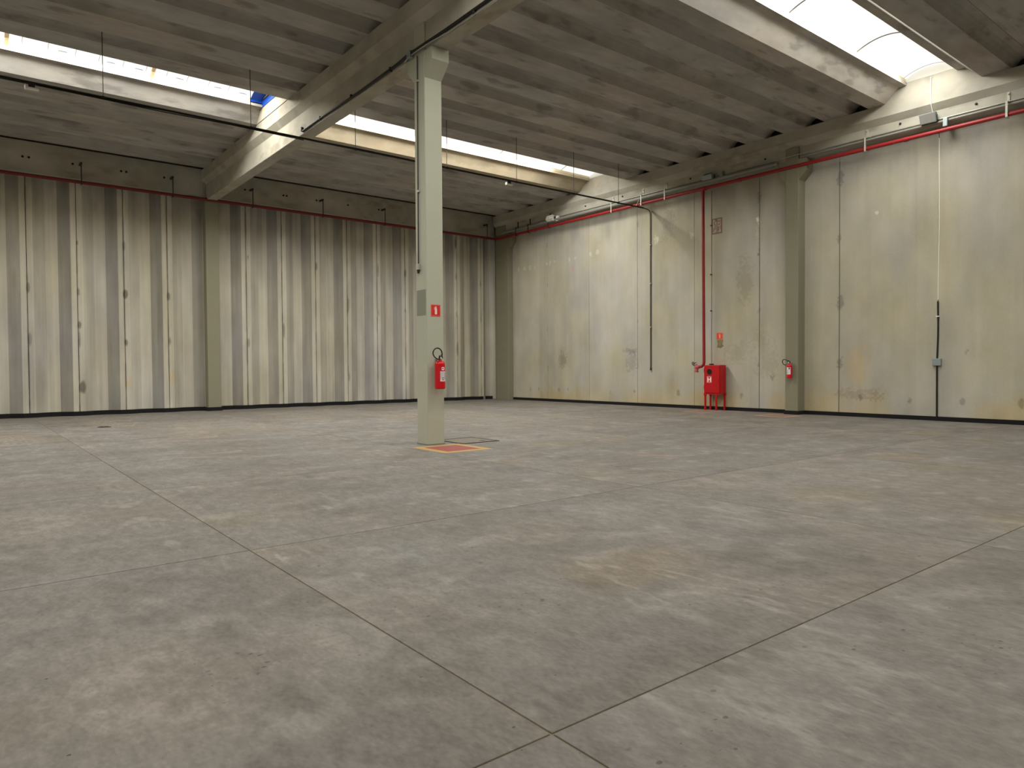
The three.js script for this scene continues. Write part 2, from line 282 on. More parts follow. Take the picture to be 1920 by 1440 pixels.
{ // black skirting painted onto a thin board that follows the ribs
  const b = structure('baseboard_back'), front = [], t = 0.03; const P = 1.4185; const edges = []; for (let k = -5; k < 0; k++) edges.push(JX[0] + k * P); edges.push(...JX, WX - 0.35);
  for (let k = 0; k + 1 < edges.length; k++) { const e = edges[k], L = edges[k + 1] - e, q = Math.min(1, L / P); front.push([WZ + t, e], [WZ + t, e + 0.18 * q], [WZR + t, e + 0.535 * q], [WZR + t, e + 0.895 * q], [WZ + t, e + L - 0.18 * q]); }
  front.push([WZ + t, WX - 0.35]);
  const back = front.slice().reverse().map(([z, x]) => [z - t + 0.001, x]);
  part('skirting_board', prism([...front, ...back], 'y', 0, 0.15), M.skirting, b);
  const c = structure('baseboard_right');
  part('skirting_board', [rbox(WX - 0.03, WX, 0, 0.12, -26.8, -12.235, 0.004, 1), rbox(WX - 0.03, WX, 0, 0.12, -11.795, HALLZ1, 0.004, 1)], M.skirting, c);
}

// ------------------------------------------------------------------ roof: precast trough panels and arched skylights
const RB = 8.98, CH = 9.235, RT = 9.42;
const bays = [[HALLX0 + 0.05, 7.61], [7.71, 21.12]];
// groups of ribs between skylights: [far z, near z] of each flat bottom, from the far edge to the near edge
const baseRibs = [[-19.1, -18.37], [-17.76, -16.95], [-16.37, -15.62], [-14.97, -14.3], [-13.63, -12.93], [-12.28, -11.54], [-10.92, -10.18], [-9.61, -9.15]];
const groups = [
  [[-27.42, -26.58], [-26.0, -25.18], [-24.6, -23.8], [-23.22, -22.43], [-21.9, -21.6]],
  baseRibs,
  baseRibs.map(([a, b]) => [a + 12.42, b + 12.42]).map((q, k, all) => (k === 0 ? [-6.75, -6.1] : k === 7 ? [2.89, 3.35] : q)),
  baseRibs.map(([a, b]) => [a + 24.9, b + 24.9]).filter(([a]) => a < HALLZ1 - 0.6),
];
const FACE = 0.37, LEDGE = 0.57, LY = 9.33, LT = 9.43;
{
  const c = structure('ceiling'); let n = 0;
  bays.forEach(([x0, x1], bi) => groups.forEach((ribs, gi) => {
    ribs.forEach(([f, e], k) => {
      const first = k === 0, last = k === ribs.length - 1, pts = [];
      // near side (towards +z)
      const edgeSkyNear = last && gi < 3, edgeSkyFar = first && gi > 0;
      const near = edgeSkyNear ? [[RB, e], [LY, e + FACE], [LY, e + LEDGE], [LT, e + LEDGE], [RT + 0.08, e + FACE - 0.02]] : last ? [[RB, e], [9.085, e + 0.06], [9.17, e + 0.13], [CH, e + 0.22], [CH, HALLZ1], [RT, HALLZ1]] : [[RB, e], [9.085, e + 0.06], [9.17, e + 0.13], [9.22, e + 0.21], [CH, (e + ribs[k + 1][0]) / 2 - 0.004], [RT, (e + ribs[k + 1][0]) / 2 - 0.004]];
      const far = edgeSkyFar ? [[RT + 0.08, f - FACE + 0.02], [LT, f - LEDGE], [LY, f - LEDGE], [LY, f - FACE], [RB, f]] : first ? [[RT, f - 0.05], [RB + 0.03, f - 0.05], [RB, f]] : [[RT, (f + ribs[k - 1][1]) / 2 + 0.004], [CH, (f + ribs[k - 1][1]) / 2 + 0.004], [9.22, f - 0.21], [9.17, f - 0.13], [9.085, f - 0.06], [RB, f]];
      pts.push(...far, ...near);
      const g = prism(pts, 'x', x0, x1), u = g.attributes.uv, sh = hash(n, 4, 77) * 6;
      for (let i = 0; i < u.count; i++) u.setXY(i, u.getX(i) + sh, u.getY(i) + sh * 1.7);
      part('roof_panel' + (n ? '_' + String(n).padStart(3, '0') : ''), g, bi === 1 && gi === 0 && last ? M.roofWarm : M.roof, c); n++;
    });
  }));
  // strips that close the roof over the beams
  part('roof_cover', [box(21.0, WX + 0.4, RT + 0.005, RT + 0.1, WZR - 0.4, HALLZ1 + 0.2)], M.plain, c);
  part('roof_cover_001', [box(7.3, 8.02, RT + 0.085, RT + 0.16, WZR - 0.4, HALLZ1 + 0.2)], M.plain, c);
  part('roof_cover_002', [box(HALLX0 - 0.3, WX + 0.4, RT + 0.005, RT + 0.085, WZR - 0.4, -27.3)], M.plain, c);
  part('roof_cover_003', [box(HALLX0 - 0.3, HALLX0 + 0.1, RT + 0.005, RT + 0.1, -27.3, HALLZ1 + 0.2)], M.plain, c);
}
function arcPoint(z0, z1, t, rise) { const z = z0 + (z1 - z0) * t; return [LT + 0.07 + rise * (1 - (2 * t - 1) ** 2), z]; }
function skylight(no, x0, x1, zf, zn, opt = {}) {       // between rib edges: zf far rib's near edge, zn near rib's far edge
  const s = structure('window_' + no), z0 = zf + LEDGE - 0.03, z1 = zn - LEDGE + 0.03, rise = 0.17, N = 16, seamM = opt.pale ? M.seamPale : M.seam;
  const inner = [], outer = []; for (let k = 0; k <= N; k++) { const p = arcPoint(z0, z1, k / N, rise); inner.push(p); outer.push([p[0] + 0.012, p[1]]); }
  const stops = [x0, ...(opt.stops ?? []), x1]; let np = 0;
  const nm = (a, k) => a + (k ? '_' + String(k).padStart(3, '0') : '');
  for (let k = 0; k + 1 < stops.length; k++) { // one curved opal sheet per length (a single curved surface)
    const a = stops[k], b = stops[k + 1], pos = [], uv = [], ix = [];
    for (let i = 0; i <= N; i++) for (const x of [a, b]) { pos.push(x, inner[i][0], inner[i][1]); uv.push(x, i / N); }
    for (let i = 0; i < N; i++) { const q = i * 2; ix.push(q, q + 1, q + 2, q + 1, q + 3, q + 2); }
    const g = new THREE.BufferGeometry(); g.setAttribute('position', new THREE.Float32BufferAttribute(pos, 3)); g.setAttribute('uv', new THREE.Float32BufferAttribute(uv, 2)); g.setIndex(ix); g.computeVertexNormals();
    part(nm('pane', np++), g, M.opal, s);
  }
  const arch = (x, r, lo = 0, hi = 1) => { const p = []; for (let k = 0; k <= 14; k++) { const q = arcPoint(z0, z1, lo + (hi - lo) * k / 14, rise - 0.005); p.push(V(x, q[0] - r, q[1])); } return tube(p, r, 0.02, 6); };
  (opt.stops ?? []).forEach((x, k) => part(nm('seam', k), arch(x, 0.013), seamM, s));
  (opt.minor ?? []).forEach((x, k) => part(nm('sheet_lap', k), arch(x, 0.008), M.seamPale, s));
  (opt.timber ?? []).forEach((x, k) => { const lo = [], up = []; for (let i = 0; i <= N; i++) { const p = arcPoint(z0 + 0.01, z1 - 0.01, i / N, rise); up.push([p[0] - 0.01, p[1]]); lo.push([p[0] - 0.07, p[1]]); } part(nm('timber_rib', k), prism([...lo, ...up.reverse()], 'x', x - 0.045, x + 0.045), M.timber, s); });
  part('edge_strip', [box(x0, x1, LT, LT + 0.085, z0 - 0.02, z0 + 0.012)], M.strip, s); part('edge_strip_001', [box(x0, x1, LT, LT + 0.085, z1 - 0.012, z1 + 0.02)], M.strip, s);
  (opt.hooks ?? []).forEach((x, k) => { const p = arcPoint(z0, z1, 0.1, rise); part(nm('sheet_clip', k), tube([V(x - 0.11, p[0] - 0.06, p[1] + 0.02), V(x - 0.11, p[0] - 0.01, p[1] + 0.02), V(x + 0.11, p[0] - 0.01, p[1] + 0.02), V(x + 0.11, p[0] - 0.06, p[1] + 0.02)], 0.012, 0.03, 6), M.seamPale, s); });
  const end = [[RB, zf + 0.002], [LY, zf + FACE], [LY, zf + LEDGE], [LT - 0.02, zf + LEDGE + 0.01], [LT - 0.02, zn - LEDGE - 0.01], [LY, zn - LEDGE], [LY, zn - FACE], [RB, zn - 0.002]], gable = [[LT - 0.018, z0], ...inner.map(([y, z]) => [y + 0.014, z]), [LT - 0.018, z1]];
  part('gable', prism(gable, 'x', x1, x1 + 0.012), opt.tarp ? M.tarp : M.opal, s); part('gable_001', prism(gable, 'x', x0 - 0.012, x0), M.opal, s);
  part('end_wall', prism(end, 'x', x1, x1 + 0.12), M.beam, s); part('end_wall_001', prism(end, 'x', x0 - 0.12, x0), M.beam, s);
  if (opt.tarp) { // a blue sheet hung across the end of the opening
    const shell = [...inner.map(([y, z]) => [y - 0.012, z]), ...inner.slice().reverse().map(([y, z]) => [y - 0.02, z])];
    part('blue_sheet', [prism(shell, 'x', x1 - 0.36, x1 - 0.005), box(x1 - 0.36, x1 - 0.02, LT - 0.03, LT + 0.09, z1 - 0.03, z1 - 0.015), box(x1 - 0.36, x1 - 0.02, LT - 0.03, LT + 0.09, z0 + 0.015, z0 + 0.03), box(x1 - 0.02, x1 - 0.005, LT - 0.1, LT + 0.1, z0, z1)], M.tarp, s, 'blue sheet closing the end of the skylight');
  }
  skylightLamp(x0 + 0.4, x1 - (opt.inset ?? 0.5), z0 + 0.1, z1 - 0.1, LT + 0.1, opt.gain ?? 1);
}
skylight(1, 8.0, 20.9, -9.15, -6.75, { stops: [8.4, 11.65, 14.86, 18.05], minor: [20.75] });
skylight(2, 8.0, 20.9, -21.6, -19.1, { stops: [9.6, 12.85, 16.1, 19.3], pale: true, gain: 1.9, inset: 2.2 });
skylight(3, -6.6, 7.32, -21.6, -19.1, { timber: [-5.2, -2.05, 1.13, 4.32], minor: [-0.4, 0.36, 0.9, 1.44, 1.97, 2.55, 3.07, 3.62, 4.16, 4.67, 5.19, 5.75, 6.29], hooks: [2.28, 3.34, 4.0, 5.0, 6.0, 6.7], tarp: true, gain: 1.6 });
skylight(4, -6.6, 7.32, -9.15, -6.75, { stops: [-3.4, -0.2, 3.0] });
skylight(5, -6.6, 7.32, 3.35, 5.8, { stops: [-3.4, -0.2, 3.0] });
skylight(6, 8.0, 20.9, 3.35, 5.8, { stops: [11.2, 14.4, 17.6] });

// ------------------------------------------------------------------ beams and columns
{
  const b = thing('concrete_beam', 'long concrete roof beam that crosses above the free-standing column and runs to the back wall', 'beam', [7.66, 7.9, -12]);
  const web = [[7.48, 7.9], [7.49, 7.89], [7.83, 7.89], [7.84, 7.9], [7.84, 8.46], [7.48, 8.46]].map(([x, y]) => [x - 7.66, y - 7.9]);
  const fl = [[7.48, 8.46], [7.84, 8.46], [7.98, 8.635], [7.98, RB], [7.34, RB], [7.34, 8.635]].map(([x, y]) => [x - 7.66, y - 7.9]);
  part('beam_web', prism(web, 'z', -15.82, -0.54), M.beam, b); part('beam_web_001', prism(web, 'z', -0.12, 28.2), M.beam, b);
  part('top_flange', prism(fl, 'z', -15.82, 28.2), M.beam, b);
}
{
  const b = thing('concrete_beam', 'concrete edge beam along the top of the right wall, with pipes and floodlights beneath', 'beam', [21.15, 7.9, -6]);
  part('beam_web', prism([[21.03, 8.09], [21.04, 8.08], [WX, 8.08], [WX, 8.46], [21.03, 8.46]].map(([x, y]) => [x - 21.15, y - 7.9]), 'z', -20.2 + -1.5, 22.2), M.beam, b);
  part('top_flange', prism([[21.03, 8.46], [WX, 8.46], [WX, RB], [20.89, RB], [20.89, 8.635]].map(([x, y]) => [x - 21.15, y - 7.9]), 'z', -21.75, 22.2), M.beam, b);
  for (const z of [-6.91, -8.79, -13.0, -16.0, -19.3, -21.4]) part('anchor_bolt' + (z < -6.92 ? '_' + String([-8.79, -13.0, -16.0, -19.3, -21.4].indexOf(z) + 1).padStart(3, '0') : ''), [new THREE.CylinderGeometry(0.035, 0.035, 0.012, 10).rotateZ(Math.PI / 2).translate(21.024 - 21.15, 0.46, z + 6), new THREE.CylinderGeometry(0.016, 0.016, 0.05, 6).rotateZ(Math.PI / 2).translate(21.0 - 21.15, 0.46, z + 6)], M.darkMetal, b);
}
{
  const b = thing('concrete_beam', 'shaded concrete edge beam along the top of the back wall, dotted with pairs of bolt holes', 'beam', [7, 8.02, -27.95]);
  part('beam_web', prism([[-27.85, 8.04], [-27.86, 8.03], [WZ, 8.03], [WZ, 9.04], [-27.85, 9.04]].map(([z, y]) => [y - 8.02, z + 27.95]), 'x', HALLX0 - 7, 21.03 - 7), M.beam, b);
  let k = 0; for (const x of [1.86, 2.03, 3.25, 4.7, 4.86, 6.08, 8.95, 10.46, 10.6, 11.85, 12.03, 13.25, 14.7, 17.45, 17.62, 20.6]) part('bolt_hole' + (k++ ? '_' + String(k - 1).padStart(3, '0') : ''), new THREE.CylinderGeometry(0.036, 0.036, 0.02, 10).rotateX(Math.PI / 2).translate(x - 7, 0.5, 0.105), M.void, b);
}
function chamferBox(x0, x1, z0, z1, c) { return [[z0 + c, x0], [z0, x0 + c], [z0, x1 - c], [z0 + c, x1], [z1 - c, x1], [z1, x1 - c], [z1, x0 + c], [z1 - c, x0]]; }
{
  const cx = 7.655, cz = -12.33, c = thing('concrete_column', 'square grey-green painted column standing free in the hall, with an extinguisher hung on it', 'column', [cx, 0, cz]);
  part('column_shaft', prism(chamferBox(-0.205, 0.2, -0.2, 0.2, 0.012), 'y', 0, 8.455), M.paint, c);
  for (const s of [1, -1]) part(s > 0 ? 'corbel' : 'corbel_001', prism([[7.36, s * 0.2], [7.64, s * 0.48], [7.885, s * 0.48], [7.885, s * 0.2]], 'x', -0.2, 0.195), M.paint, c);
  part('paint_patch', box(-0.2065, -0.205, 2.62, 3.14, -0.17, 0.18), M.patch, c, 'darker grey repainted rectangle');
  part('base_joint', box(-0.212, 0.207, 0, 0.012, -0.207, 0.207), M.grout, c);
}
{
  const c = thing('concrete_column', 'painted pilaster with corbels set against the right wall, small extinguisher on its face', 'column', [21.15, 0, -12.015]);
  part('column_shaft', [prism(chamferBox(-0.2, 0.208, -0.22, 0.22, 0.012), 'y', 0, 8.075), box(-0.2, -0.121, 8.075, 8.455, -0.22, 0.22)], M.paintShaded, c);
  for (const s of [1, -1]) part(s > 0 ? 'corbel' : 'corbel_001', prism([[7.42, s * 0.22], [7.68, s * 0.47], [8.075, s * 0.47], [8.075, s * 0.22]], 'x', -0.19, 0.205), M.paintShaded, c);
  part('skirting_board', prism([[-0.245, 0.18], [-0.245, -0.225], [0.245, -0.225], [0.245, 0.18], [0.221, 0.18], [0.221, -0.201], [-0.221, -0.201], [-0.221, 0.18]], 'y', 0, 0.12), M.skirting, c);
  const d = thing('concrete_column', 'shaded painted pilaster filling the far corner between back wall and right wall', 'column', [21.2, 0, -27.2]);
  part('column_shaft', [prism(chamferBox(-0.15, 0.155, -0.55, 0.42, 0.012), 'y', 0, 8.02), box(-0.21, -0.171, 8.02, 8.455, -0.4, 0.3)], M.paintShaded, d);
  part('corbel', prism([[7.35, 0.42], [7.68, 0.7], [8.075, 0.7], [8.075, 0.42]], 'x', -0.13, 0.15), M.paintShaded, d);
  const e = thing('concrete_column', 'painted pilaster on the ribbed back wall beneath the end of the long roof beam', 'column', [7.65, 0, -27.85]);
  part('column_shaft', prism(chamferBox(-0.22, 0.25, -0.19, 0.17, 0.012), 'y', 0, 7.885), M.paintShaded, e);
  part('column_head', box(-0.24, -0.185, 7.885, 8.9, 0.0, 0.12), M.beam, e);
  part('skirting_board', prism([[0.196, -0.245], [0.196, 0.275], [-0.17, 0.275], [-0.17, 0.251], [0.172, 0.251], [0.172, -0.221], [-0.17, -0.221], [-0.17, -0.245]], 'y', 0, 0.14), M.skirting, e);
}

// ------------------------------------------------------------------ fire piping
{
  const p = thing('fire_pipe', 'red fire main along the right wall with a riser dropping to the hydrant cabinet', 'pipe', [21.0, 7.88, -15.5]);
  const L = (x, y, z) => V(x - 21.0, y - 7.88, z + 15.5), X = 20.95, Y = 7.86;
  part('pipe_run', tube([L(X, Y, -27.62), L(X, Y, -20.5), L(X, Y + 0.005, -12), L(X, Y, 4)], 0.057, 0.3, 12, 1.2), M.red, p);
  part('riser', tube([L(X, Y, -15.4), L(X + 0.01, 4.5, -15.385), L(X + 0.02, 1.665, -15.37), L(X + 0.02, 1.56, -15.42), L(X + 0.02, 1.54, -15.56)], 0.052, 0.12, 12, 0.1), M.red, p);
  part('tee_fitting', [rod(L(X, Y, -15.52), L(X, Y, -15.28), 0.07, 14), rod(L(X, Y - 0.15, -15.4), L(X, Y, -15.4), 0.066, 14)], M.red, p);
  let k = 0; for (const z of [-24.6, -21.0, -13.9, -8.6, -3.0]) part('coupling' + (k++ ? '_' + String(k - 1).padStart(3, '0') : ''), [rod(L(X, Y, z - 0.05), L(X, Y, z + 0.05), 0.068, 14)], M.red, p);
  k = 0; for (const z of [-6.19, -9.7, -17.07, -18.22, -19.79, -23.63, -25.04, -25.94]) {
    const dark = z < -22;
    part('hanger' + (k++ ? '_' + String(k - 1).padStart(3, '0') : ''), [box(20.87 - 21, 20.878 - 21, -0.09, 0.3, z + 15.5 - 0.025, z + 15.5 + 0.025), box(20.87 - 21, 21.03 - 21, -0.095, -0.087, z + 15.5 - 0.025, z + 15.5 + 0.025),
      box(20.872 - 21, 21.03 - 21, 0.3, 0.308, z + 15.5 - 0.02, z + 15.5 + 0.02), box(21.012 - 21, 21.03 - 21, 0.3, 0.56, z + 15.5 - 0.03, z + 15.5 + 0.03), rod(L(20.985, 8.39, z), L(21.02, 8.39, z), 0.02, 6)], dark ? M.darkMetal : M.bracket, p);
  }
  part('diagonal_brace', [rod(L(20.86, 7.76, -18.46), L(20.98, 8.3, -18.24), 0.014, 6)], M.bracket, p);
  const b = thing('fire_pipe', 'thin dark red fire main along the top of the ribbed back wall on drop rods', 'pipe', [7, 7.88, -27.6]);
  part('pipe_run', tube([V(-13.5, 0, 0), V(0, 0, 0), V(13.88, -0.01, 0)], 0.055, 0.3, 10, 1.5), M.redDull, b);
  k = 0; for (const x of [0.62, 3.46, 6.3, 9.15, 12.0, 14.85, 17.6, 20.4]) part('hanger' + (k++ ? '_' + String(k - 1).padStart(3, '0') : ''), [rod(V(x - 7, -0.06, 0.062), V(x - 7, 0.62, 0.062), 0.018, 6), box(x - 7 - 0.03, x - 7 + 0.03, 0.6, 0.66, -0.25, 0.075), box(x - 7 - 0.02, x - 7 + 0.02, -0.075, -0.06, -0.08, 0.075)], M.darkMetal, b);
}
{
  const p = thing('drain_pipe', 'thick grey pipe running under the right edge beam just above the red pipe', 'pipe', [21.08, 8.0, -15]);
  part('pipe_run', tube([V(-0.14, 0.075, -11.9), V(-0.14, 0.075, -5), V(-0.14, 0.075, 2.35)], 0.07, 0.3, 14, 1.4), M.greyPipe, p);
  part('pipe_run_001', tube([V(-0.1, 0.115, 3.25), V(-0.1, 0.115, 10), V(-0.1, 0.115, 19)], 0.03, 0.3, 12, 1.4), M.greyPipe, p);
  part('pipe_cap', rod(V(-0.14, 0.075, -12.0), V(-0.14, 0.075, -11.85), 0.077, 14), M.greyPipe, p);
  part('pipe_cap_001', rod(V(-0.14, 0.075, 2.3), V(-0.14, 0.075, 2.5), 0.055, 14), M.greyPipe, p);
  const c = thing('electric_conduit', 'slim galvanised conduit running along the right edge beam between the floodlights', 'conduit', [21.0, 8.2, -15]);
  part('conduit_run', tube([V(0.0, 0.0, -9.5), V(0.0, 0.0, 1.5), V(-0.1, 0.0, 2.6), V(-0.1, 0.0, 3.4), V(0.0, 0.0, 4.4), V(0.0, 0.0, 19)], 0.017, 0.2, 8, 0.5), M.galv, c);
  let k = 0; for (const z of [-6.5, -3.2, 0.6, 5.4, 8.8, 12.2]) part('clip' + (k++ ? '_' + String(k - 1).padStart(3, '0') : ''), box(-0.02, 0.03, -0.02, 0.02, z - 0.012, z + 0.012), M.bracket, c);
}

// ------------------------------------------------------------------ cable tray, conduits, sensors
{
  const z = -18.2, y = 7.68, t = thing('cable_tray', 'black cable tray hung on thin rods across the hall above the column', 'cable tray', [7, y, z]);
  const L = (x, yy, zz = z) => V(x - 7, yy - y, zz - z);
  part('tray_channel', [box(-13.6, 14.0, 0, 0.008, -0.025, 0.025), box(-13.6, 14.0, 0, 0.04, -0.025, -0.018), box(-13.6, 14.0, 0, 0.04, 0.018, 0.025)], M.darkMetal, t);
  part('cable', tube([L(-6.5, 7.71), L(1.2, 7.70), L(3, 7.665), L(4.4, 7.71), L(6.6, 7.69), L(9, 7.72), L(13, 7.70), L(18, 7.71), L(21.0, 7.70)], 0.022, 0.4, 6, 0.3), M.black, t);
  part('cable_001', tube([L(-6.5, 7.66, z + 0.02), L(2.2, 7.66, z + 0.02), L(4.0, 7.64, z + 0.02), L(5.2, 7.665, z + 0.02), L(7.4, 7.65, z + 0.02)], 0.012, 0.4, 6, 0.3), M.black, t);
  let k = 0; for (const x of [-3.3, -0.3, 2.74, 6.02, 8.91, 11.95, 14.7, 17.3, 19.6]) part('hanger_rod' + (k++ ? '_' + String(k - 1).padStart(3, '0') : ''), [rod(L(x, y), L(x, x > 7 ? CH : CH), 0.009, 6), box(x - 7 - 0.03, x - 7 + 0.03, -0.012, 0.045, -0.03, 0.03)], M.darkMetal, t);
  const c = thing('electric_conduit', 'thin dark conduit dropping down the right wall from the end of the cable tray', 'conduit', [WX, 7.7, -18.15]);
  part('conduit_run', tube([V(-0.4, 0.0, -0.05), V(-0.05, -0.05, 0.02), V(-0.04, -0.3, 0.03), V(-0.04, -6.2, 0.03)], 0.019, 0.12, 8, 0.12), M.darkMetal, c);
  part('conduit_end', new THREE.CylinderGeometry(0.032, 0.026, 0.09, 10).translate(-0.04, -6.24, 0.03), M.darkMetal, c);
  k = 0; for (const yy of [-1.4, -2.9, -4.6]) part('clip' + (k++ ? '_' + String(k - 1).padStart(3, '0') : ''), box(-0.066, 0, yy - 0.015, yy + 0.015, 0.0, 0.06), M.bracket, c);
  const d = thing('electric_conduit', 'black conduit strapped along the lower left edge of the long roof beam', 'conduit', [7.45, 7.96, -12]);
  part('conduit_run', tube([V(-0.0, -0.02, -6.35), V(0, 0.0, -5), V(-0.0, -0.02, -3), V(0.0, 0.01, -1.1), V(-0.06, 0.0, -0.7), V(-0.06, -0.01, 0.1), V(0, 0.03, 0.7), V(0, 0.05, 3), V(0, 0.0, 12)], 0.03, 0.3, 8, 0.25), M.black, d);
  part('conduit_run_001', tube([V(-0.005, -0.05, -0.9), V(-0.07, -0.05, -0.6), V(-0.07, -0.05, 0.1), V(-0.0, -0.045, 0.8), V(0, -0.045, 12)], 0.014, 0.2, 6, 0.25), M.galv, d);
  part('hook', box(-0.03, 0.03, -0.02, 0.1, -6.42, -6.38), M.darkMetal, d);
  part('junction_box', rbox(-0.1, -0.0, -0.09, 0.06, -0.66, -0.52, 0.01), M.lampGrey, d);
  k = 0; for (const zz of [-5.2, -3.4, -1.5, 1.6, 4.2]) part('clip' + (k++ ? '_' + String(k - 1).padStart(3, '0') : ''), box(-0.034, 0.031, -0.04, 0.05, zz - 0.015, zz + 0.015), M.darkMetal, d);
  const e = thing('electric_conduit', 'slim grey conduit running down the left face of the free-standing column to a small box', 'conduit', [7.45, 3.6, -12.39]);
  part('conduit_run', tube([V(-0.022, 0, 0), V(-0.022, 1.5, 0.01), V(-0.022, 4.25, 0.03)], 0.012, 0.2, 8, 0.4), M.darkMetal, e);
  part('switch_box', rbox(-0.06, -0.0, -0.05, 0.07, -0.05, 0.05, 0.008), M.bracket, e, 'small pale box at the foot of the conduit');
  part('plug', new THREE.CylinderGeometry(0.028, 0.018, 0.07, 10).translate(-0.03, -0.085, 0), M.darkMetal, e);
  k = 0; for (const yy of [1.54, 3.75]) part('clip' + (k++ ? '_' + String(k - 1).padStart(3, '0') : ''), box(-0.036, 0, yy - 0.02, yy + 0.02, -0.02, 0.06), M.bracket, e);
  const g = thing('electric_conduit', 'thin grey conduit on the right wall beside the red riser of the hydrant cabinet', 'conduit', [WX, 1.65, -15.34]);
  part('conduit_run', tube([V(-0.016, 0, 0), V(-0.016, 3, 0), V(-0.016, 6.2, 0)], 0.014, 0.3, 8, 1), M.bracket, g);
  part('conduit_end', rbox(-0.06, 0, -0.08, 0.0, -0.06, 0.1, 0.01), M.darkMetal, g);
  k = 0; for (const yy of [1.9, 3.2, 4.95]) part('clip' + (k++ ? '_' + String(k - 1).padStart(3, '0') : ''), box(-0.042, 0, yy - 0.02, yy + 0.02, -0.026, 0.026), M.darkMetal, g);
  const h = thing('electric_conduit', 'black conduit running up the right wall joint from the floor through a small grey box', 'conduit', [WX, 0, -7.91]);
  part('conduit_run', tube([V(-0.022, 0.0, 0.0), V(-0.022, 1.54, -0.005)], 0.024, 0.1, 8), M.black, h);
  part('conduit_run_001', tube([V(-0.022, 1.72, -0.005), V(-0.024, 2.5, 0.02), V(-0.022, 3.31, 0.005)], 0.022, 0.3, 8, 0.1), M.black, h);
  part('switch_box', rbox(-0.075, -0.0, 1.53, 1.73, -0.11, 0.11, 0.012), M.lampGrey, h, 'small grey box half way along the black conduit');
  part('clip', box(-0.05, 0, 2.88, 2.91, -0.03, 0.05), M.white, h);
  const s = thing('roof_cable', 'white cable hanging from the large skylight down to the nearest floodlight', 'cable', [20.89, 9.3, -7.95]);
  part('cable_run', tube([V(-0.012, 0.06, 0), V(-0.012, -0.3, 0.0), V(-0.012, -0.66, 0.01), V(0.125, -0.85, 0.0), V(0.12, -0.98, 0.02)], 0.014, 0.03, 8, 0.05), M.white, s);
  for (const [x, zz, lab] of [[1.4, -18.16, 'small white light fitting under the cable tray left of the long roof beam'], [14.35, -18.16, 'small white light fitting under the cable tray right of the column']]) {
    const q = thing('light_fitting', lab, 'light fitting', [x, y, zz]);
    part('fitting_base', [box(-0.06, 0.06, -0.1, 0, -0.03, 0.03)], M.darkMetal, q); part('lamp_tube', rbox(-0.11, 0.13, -0.14, -0.1, -0.05, 0.05, 0.012), M.white, q); part('end_cap', box(-0.12, -0.1, -0.15, -0.06, -0.05, 0.05), M.white, q);
  }
}
function floodlight(x, y, z, tilt, label, pale) {
  const f = thing('floodlight', label, 'floodlight', [x, y, z]), h = new THREE.Group(), mat = pale ? M.white : M.lampGrey;
  const body = part('lamp_housing', prism([[-0.13, -0.02], [-0.09, 0.1], [0.09, 0.1], [0.13, -0.02], [0.13, -0.05], [-0.13, -0.05]], 'z', -0.2, 0.2), mat, f);
  part('lens', box(-0.115, 0.115, -0.056, -0.05, -0.185, 0.185), M.reflector, body); let k = 0;
  for (const zz of [-0.12, -0.04, 0.04, 0.12]) part('cooling_fin' + (k++ ? '_' + String(k - 1).padStart(3, '0') : ''), box(-0.08, 0.08, 0.1, 0.125, zz - 0.006, zz + 0.006), mat, body);
  body.rotation.z = tilt;
  part('yoke', [box(0.02, 0.05, -0.1, 0.06, -0.215, -0.205), box(0.02, 0.05, -0.1, 0.06, 0.205, 0.215), box(0.03, 0.13, -0.11, -0.1, -0.215, 0.215)], M.darkMetal, f);
}
floodlight(20.86, 8.26, -8.0, -1.15, 'grey floodlight clamped to the right edge beam beneath the large skylight');
floodlight(20.86, 8.2, -15.1, 0.5, 'floodlight on the right edge beam above the red riser of the hydrant');
floodlight(20.86, 8.18, -23.45, 1.2, 'pale floodlight near the far end of the right edge beam by the corner', true);
{ let i = 0; for (const [z, y, lab, m] of [[-7.6, 8.06, 'small grey junction box right of the nearest floodlight on the edge beam', M.lampGrey], [-14.62, 8.19, 'small junction box beside the floodlight above the hydrant riser', M.greyPipe], [-23.08, 8.12, 'small white junction box beside the farthest floodlight', M.white]]) {
  const b = thing('junction_box', lab, 'junction box', [20.96, y, z]); part('box_body', rbox(-0.06, 0.06, -0.12, 0.12, -0.06, 0.06, 0.012), m, b); part('box_lid', rbox(-0.068, -0.058, -0.11, 0.11, -0.05, 0.05, 0.003, 1), m, b); part('cable_gland', rod(V(0, -0.12, 0), V(0, -0.16, 0), 0.018, 8), M.darkMetal, b); i++; } }

// ------------------------------------------------------------------ printed faces
function canvasTex(w, h, draw) { const c = document.createElement('canvas'); c.width = w; c.height = h; draw(c.getContext('2d'), w, h); const t = new THREE.CanvasTexture(c); t.colorSpace = THREE.SRGBColorSpace; t.anisotropy = 8; return t; }
const extinguisherSign = (red, fg, border) => canvasTex(256, 256, (g, w, h) => {
  g.fillStyle = border; g.fillRect(0, 0, w, h); g.fillStyle = red; g.fillRect(14, 14, w - 28, h - 28); g.fillStyle = fg;
  g.beginPath(); g.moveTo(104, 212); g.lineTo(104, 96); g.quadraticCurveTo(106, 74, 120, 70); g.lineTo(120, 52); g.lineTo(146, 52); g.lineTo(146, 70); g.quadraticCurveTo(160, 74, 162, 96); g.lineTo(162, 212); g.closePath(); g.fill();
  g.lineWidth = 9; g.strokeStyle = fg; g.beginPath(); g.moveTo(122, 54); g.quadraticCurveTo(84, 44, 86, 110); g.stroke(); g.fillRect(112, 40, 46, 9);
});
const faceUV = (w, h) => new THREE.PlaneGeometry(w, h);
